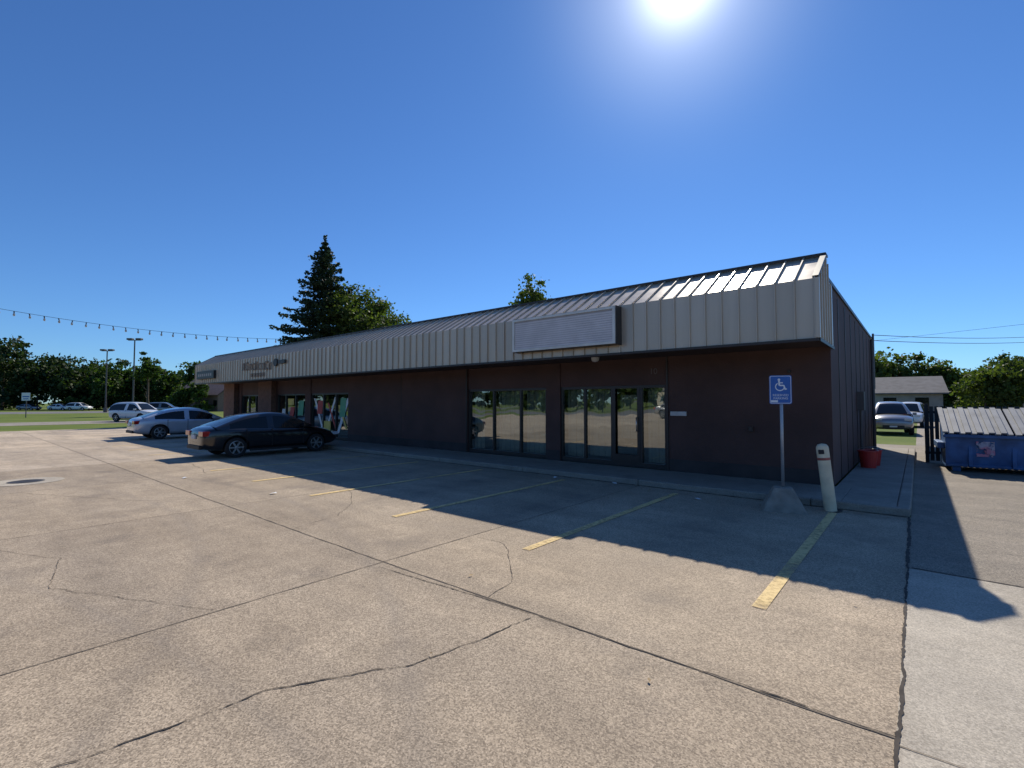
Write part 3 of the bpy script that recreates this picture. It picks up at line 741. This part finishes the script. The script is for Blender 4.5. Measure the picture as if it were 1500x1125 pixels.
# dumpster
e=empty('dumpster',(1.65,16.9,.01)); e.rotation_euler=(0,0,.04)
M_db=simple('dumpster_blue',(.035,.12,.30),.5,var=.35,vscale=3,bump=.2,bscale=10)
m,nt,b=nm('dumpster_graffiti'); tc=N(nt,'ShaderNodeTexCoord')
f=ramp(nt,noi(nt,tc.outputs['Object'],9,3,.6),.50,.54); nt.links.new(f,b.inputs['Alpha']); c=mixc(nt,ramp(nt,noi(nt,tc.outputs['Object'],5,2),.45,.55),(.5,.2,.3),(.4,.4,.5)); nt.links.new(c,b.inputs['Base Color'])
M_graf=m
mb=MB()
yf,yb=-.75,.75; W2=1.2
prof_=[(yf+.12,.12),(yb-.05,.12),(yb,1.48),(yf,.92)]
for s_ in (-W2,W2):
    q=[(s_,a,b_) for a,b_ in prof_]; mb.poly(q if s_>0 else q[::-1])
for (a,za),(b_,zb_) in zip(prof_,prof_[1:]+prof_[:1]):
    if (a,za)==(yb,1.48): continue
    mb.poly([(-W2,a,za),(W2,a,za),(W2,b_,zb_),(-W2,b_,zb_)])
mb.box(-W2-.04,W2+.04,yf-.05,yf+.02,.84,.92)
mb.box(-W2-.14,-W2-.001,yf+.2,yb-.1,.55,.70); mb.box(W2+.001,W2+.14,yf+.2,yb-.1,.55,.70)
for xx in (-.75,0,.75): mb.box(xx-.04,xx+.04,yf+.04,yf+.14,.14,.82)
mb.box(-W2+.02,W2-.02,yf+.08,yf+.13,.13,.20)
for xx in (-1.0,1.0):
    mb.box(xx-.08,xx+.08,yf+.15,yf+.3,0,.119); mb.box(xx-.08,xx+.08,yb-.3,yb-.15,0,.119)
mb.obj('bin_body',[M_db],e,bevel=.012)
mb=MB(); mb.box(-.30,.02,yf-.0,yf+.012,.40,.76); o=mb.obj('graffiti',[M_graf],e)
o.location=(-.35,-.006,0)
mb=MB()
nx=24
for half in (-1,1):
    xs=np.linspace(.02,W2+.05,nx+1)*half
    for i in range(nx):
        zi=.035 if (i//2)%2 else 0
        mb.box(min(xs[i],xs[i+1]),max(xs[i],xs[i+1]),0,1.66,0+zi,.03+zi,0,Matrix.Translation((0,yf-.07,.925))@Matrix.Rotation(math.atan2(.56,1.5),4,'X'))
mb.obj('ribbed_lids',[simple('grey_plastic_lid',(.27,.275,.28),.62,var=.2)],e)
# fence
e=empty('metal_fence',(0,0,0)); mb=MB()
M_bf=simple('black_iron',(.02,.02,.02),.6)
def fence(p,q,h,post=2.0):
    p=Vector((*p,0));q=Vector((*q,0)); L=(q-p).length; a=math.atan2((q-p).y,(q-p).x); M=Matrix.Translation(p)@Matrix.Rotation(a,4,'Z')
    n_=int(L/post)+1
    for i in range(n_+1):
        x_=min(i*post,L); mb.box(x_-.04,x_+.04,-.04,.04,0,h+.08,0,M)
    k=.07
    while k<L: mb.box(k,k+.085,-.012,.012,.06,h,0,M); k+=.115
    mb.box(0,L,.013,.05,.25,.32,0,M); mb.box(0,L,.013,.05,h-.2,h-.13,0,M)
fence((.15,18.2),(4.5,18.6),1.6); fence((.15,18.2),(.25,25),1.55)
mb.obj('pickets',[M_bf],e)
# houses
def house(name,x,y,rz,w,d,h,rh,wm,rm):
    e=empty(name,(x,y,0),rz); mb=MB(); mb.box(-w/2,w/2,-d/2,d/2,0,h)
    mb.poly([(-w/2,-d/2,h),(-w/2,0,h+rh),(-w/2,d/2,h)]); mb.poly([(w/2,-d/2,h),(w/2,d/2,h),(w/2,0,h+rh)]); mb.obj('walls',[wm],e)
    mb=MB(); o=.4
    for s_ in (-1,1):
        zl=h-rh*o/(d/2)
        a=[(-w/2-o,s_*(d/2+o),zl),(w/2+o,s_*(d/2+o),zl),(w/2+o,0,h+rh+.02),(-w/2-o,0,h+rh+.02)]
        mb.poly(a); mb.poly([(p[0],p[1],p[2]+.12) for p in a]); mb.poly([a[0],a[1],(a[1][0],a[1][1],a[1][2]+.12),(a[0][0],a[0][1],a[0][2]+.12)])
    mb.obj('roof',[rm],e)
    mb=MB()
    for sx_ in np.arange(-w/2+1.2,w/2-1,2.4):
        for s_ in (-1,1):
            y_=s_*(d/2); mb.box(sx_,sx_+1,min(y_,y_+s_*.03),max(y_,y_+s_*.03),1,2.2,0)
    mb.obj('windows',[M_cglass],e)
M_rr=simple('brown_shingles',(.20,.13,.11),.85,var=.2,vscale=2); M_gr=simple('grey_shingles',(.17,.16,.155),.9,var=.2,vscale=2)
M_sid=simple('beige_siding',(.42,.38,.32),.8); M_brk=simple('brick',(.22,.14,.11),.85,var=.25,vscale=6)
x,y=at(-.612,100); house('brick_house',x,y,math.radians(20),12,9,3.4,3.2,M_brk,M_rr)
S=[]
for u in (-.69,-.675,-.65):
    x,y=at(u,92); S.append((x,y,random.uniform(4,7),2.0))
mass('distant_trees',S,M_leaf,.5,1.0)
x,y=at(.775,50); house('neighbouring_house',x,y,math.radians(5),8,7,2.7,1.5,M_sid,M_gr)
house('neighbouring_house',-22,-76,0,30,12,4,2.5,M_sid,M_gr)
# street lamps
M_pole=simple('lamp_pole',(.10,.09,.085),.5)
for u,d,h in ((-.785,75,11.6),(-.8416,85,11.0)):
    x,y=at(u,d); e=empty('street_lamp',(x,y,0),math.radians(40)); mb=MB()
    mb.tube((0,0,0),(0,0,.8),.3,.3,12); mb.tube((0,0,.8),(0,0,h-.15),.12,.09,10); mb.box(-1.0,1.0,-.05,.05,h-.2,h-.1)
    mb.box(-1.1,-.3,-.28,.28,h-.12,h+.16); mb.box(.3,1.1,-.28,.28,h-.12,h+.16); mb.obj('pole_and_heads',[M_pole],e,bevel=.02)
x,y=at(-1.007,55); e=empty('traffic_sign',(x,y,0),math.radians(40)); mb=MB()
mb.tube((0,.07,0),(0,.07,2.9),.045,.045,8,1); mb.obj('post',[M_sw,M_pole],e)
mb=MB(); mb.poly(rr(1.0,.9,.06,0),0); mb.poly(rr(1.0,.9,.06,.02)[::-1],1); mb.poly(rr(.8,.12,.01,-.004),2); mb.poly([(p[0],p[1],p[2]-.25) for p in rr(.6,.10,.01,-.004)],2)
o=mb.obj('panel',[M_sw,M_pole,M_blue],e); o.location=(0,0,2.4)
# string lights
e=empty('string_lights'); mb=MB(); bl=MB()
p0=Vector((-28.3,12.7,5.4)); p1=Vector((-31.5,-1.5,6.35)); prev=None; n=60
for i in range(n+1):
    t=i/n; p=p0.lerp(p1,t); p.z-=.45*4*t*(1-t)*1.0
    if prev: mb.tube(prev,p,.009,.009,5,0,False)
    if i%2==1:
        tl=Vector((random.uniform(-.03,.03),random.uniform(-.03,.03),-.10)); mb.tube(p,p+tl,.022,.022,6); bl.lathe([(.022,0),(.045,-.05),(.042,-.10),(.001,-.13)],p+tl,(0,0,1),8)
    prev=p
mb.tube((-28.3,12.7,3.7),(-28.3,12.7,5.45),.03,.03,8); mb.tube((-31.5,-1.5,0),(-31.5,-1.5,6.4),.06,.06,8)
mb.obj('cable',[M_bf],e); bl.obj('bulbs',[simple('bulb_glass',(.35,.33,.30),.1,coat=1)],e)
# utility pole and wires
x,y=at(1.25,36); e=empty('utility_pole',(0,0,0)); mb=MB(); mb.tube((x,y,0),(x,y,9),.15,.11,10); mb.box(x-1.1,x+1.1,y-.06,y+.06,8.2,8.35)
mb.obj('pole',[M_bark],e); mb=MB()
for a,b_ in (((XR+.06,21.7,4.15),(x-.6,y,7.3)),((XR+.06,21.7,3.95),(x,y,6.9)),((x+.8,y,8.4),(-40,75,8.4))):
    a=Vector(a);b_=Vector(b_); prev=None
    for i in range(21):
        t=i/20; p=a.lerp(b_,t); p.z-=.35*4*t*(1-t)
        if prev: mb.tube(prev,p,.012,.012,5,0,False)
        prev=p
mb.obj('wires',[M_bf],e)

# ------------------------------------------------------------------ light, sky, camera
el=math.radians(40.6); az=math.radians(-20.3)
s=Vector((math.sin(az)*math.cos(el),math.cos(az)*math.cos(el),math.sin(el)))
L=D.lights.new('sun','SUN'); L.energy=4.95; L.angle=math.radians(.5); L.color=(1,.93,.81)
lo=D.objects.new('sun',L); lo.rotation_euler=s.to_track_quat('Z','Y').to_euler(); lo.location=(0,0,50); link(lo)
w=D.worlds.new('World'); sc.world=w; w.use_nodes=True; nt=w.node_tree; bg=nt.nodes['Background']
sk=nt.nodes.new('ShaderNodeTexSky'); sk.sky_type='NISHITA'; sk.sun_disc=False; sk.sun_elevation=el; sk.sun_rotation=az; sk.altitude=300; sk.air_density=1.0; sk.dust_density=.1; sk.ozone_density=3.5
col=mixc(nt,1.0,sk.outputs[0],(.62,.98,1.42),'MULTIPLY')
tc=N(nt,'ShaderNodeTexCoord'); vm=N(nt,'ShaderNodeVectorMath',operation='DOT_PRODUCT'); nt.links.new(tc.outputs['Generated'],vm.inputs[0]); vm.inputs[1].default_value=tuple(s)
dp=mathn(nt,'MAXIMUM',vm.outputs['Value'],0.0)
g1=mathn(nt,'MULTIPLY',mathn(nt,'POWER',dp,700.0),14.0); g2=mathn(nt,'MULTIPLY',mathn(nt,'POWER',dp,110.0),5.0)
g=mathn(nt,'ADD',g1,g2)
cg=N(nt,'ShaderNodeCombineColor')
for i,k in enumerate((1.0,1.0,.97)): nt.links.new(mathn(nt,'MULTIPLY',g,k),cg.inputs[i])
col=mixc(nt,1.0,col,cg.outputs[0],'ADD')
nt.links.new(col,bg.inputs[0]); bg.inputs['Strength'].default_value=.083
cam=D.cameras.new('camera'); cam.sensor_width=36; cam.lens=16.97; cam.clip_end=4000; cam.clip_start=.05
co=D.objects.new('camera',cam); co.location=(0,0,1.70); co.rotation_euler=(math.radians(90+2.23),0,math.radians(40.1)); link(co); sc.camera=co
sc.view_settings.view_transform='Standard'; sc.view_settings.look='None'; sc.view_settings.exposure=0
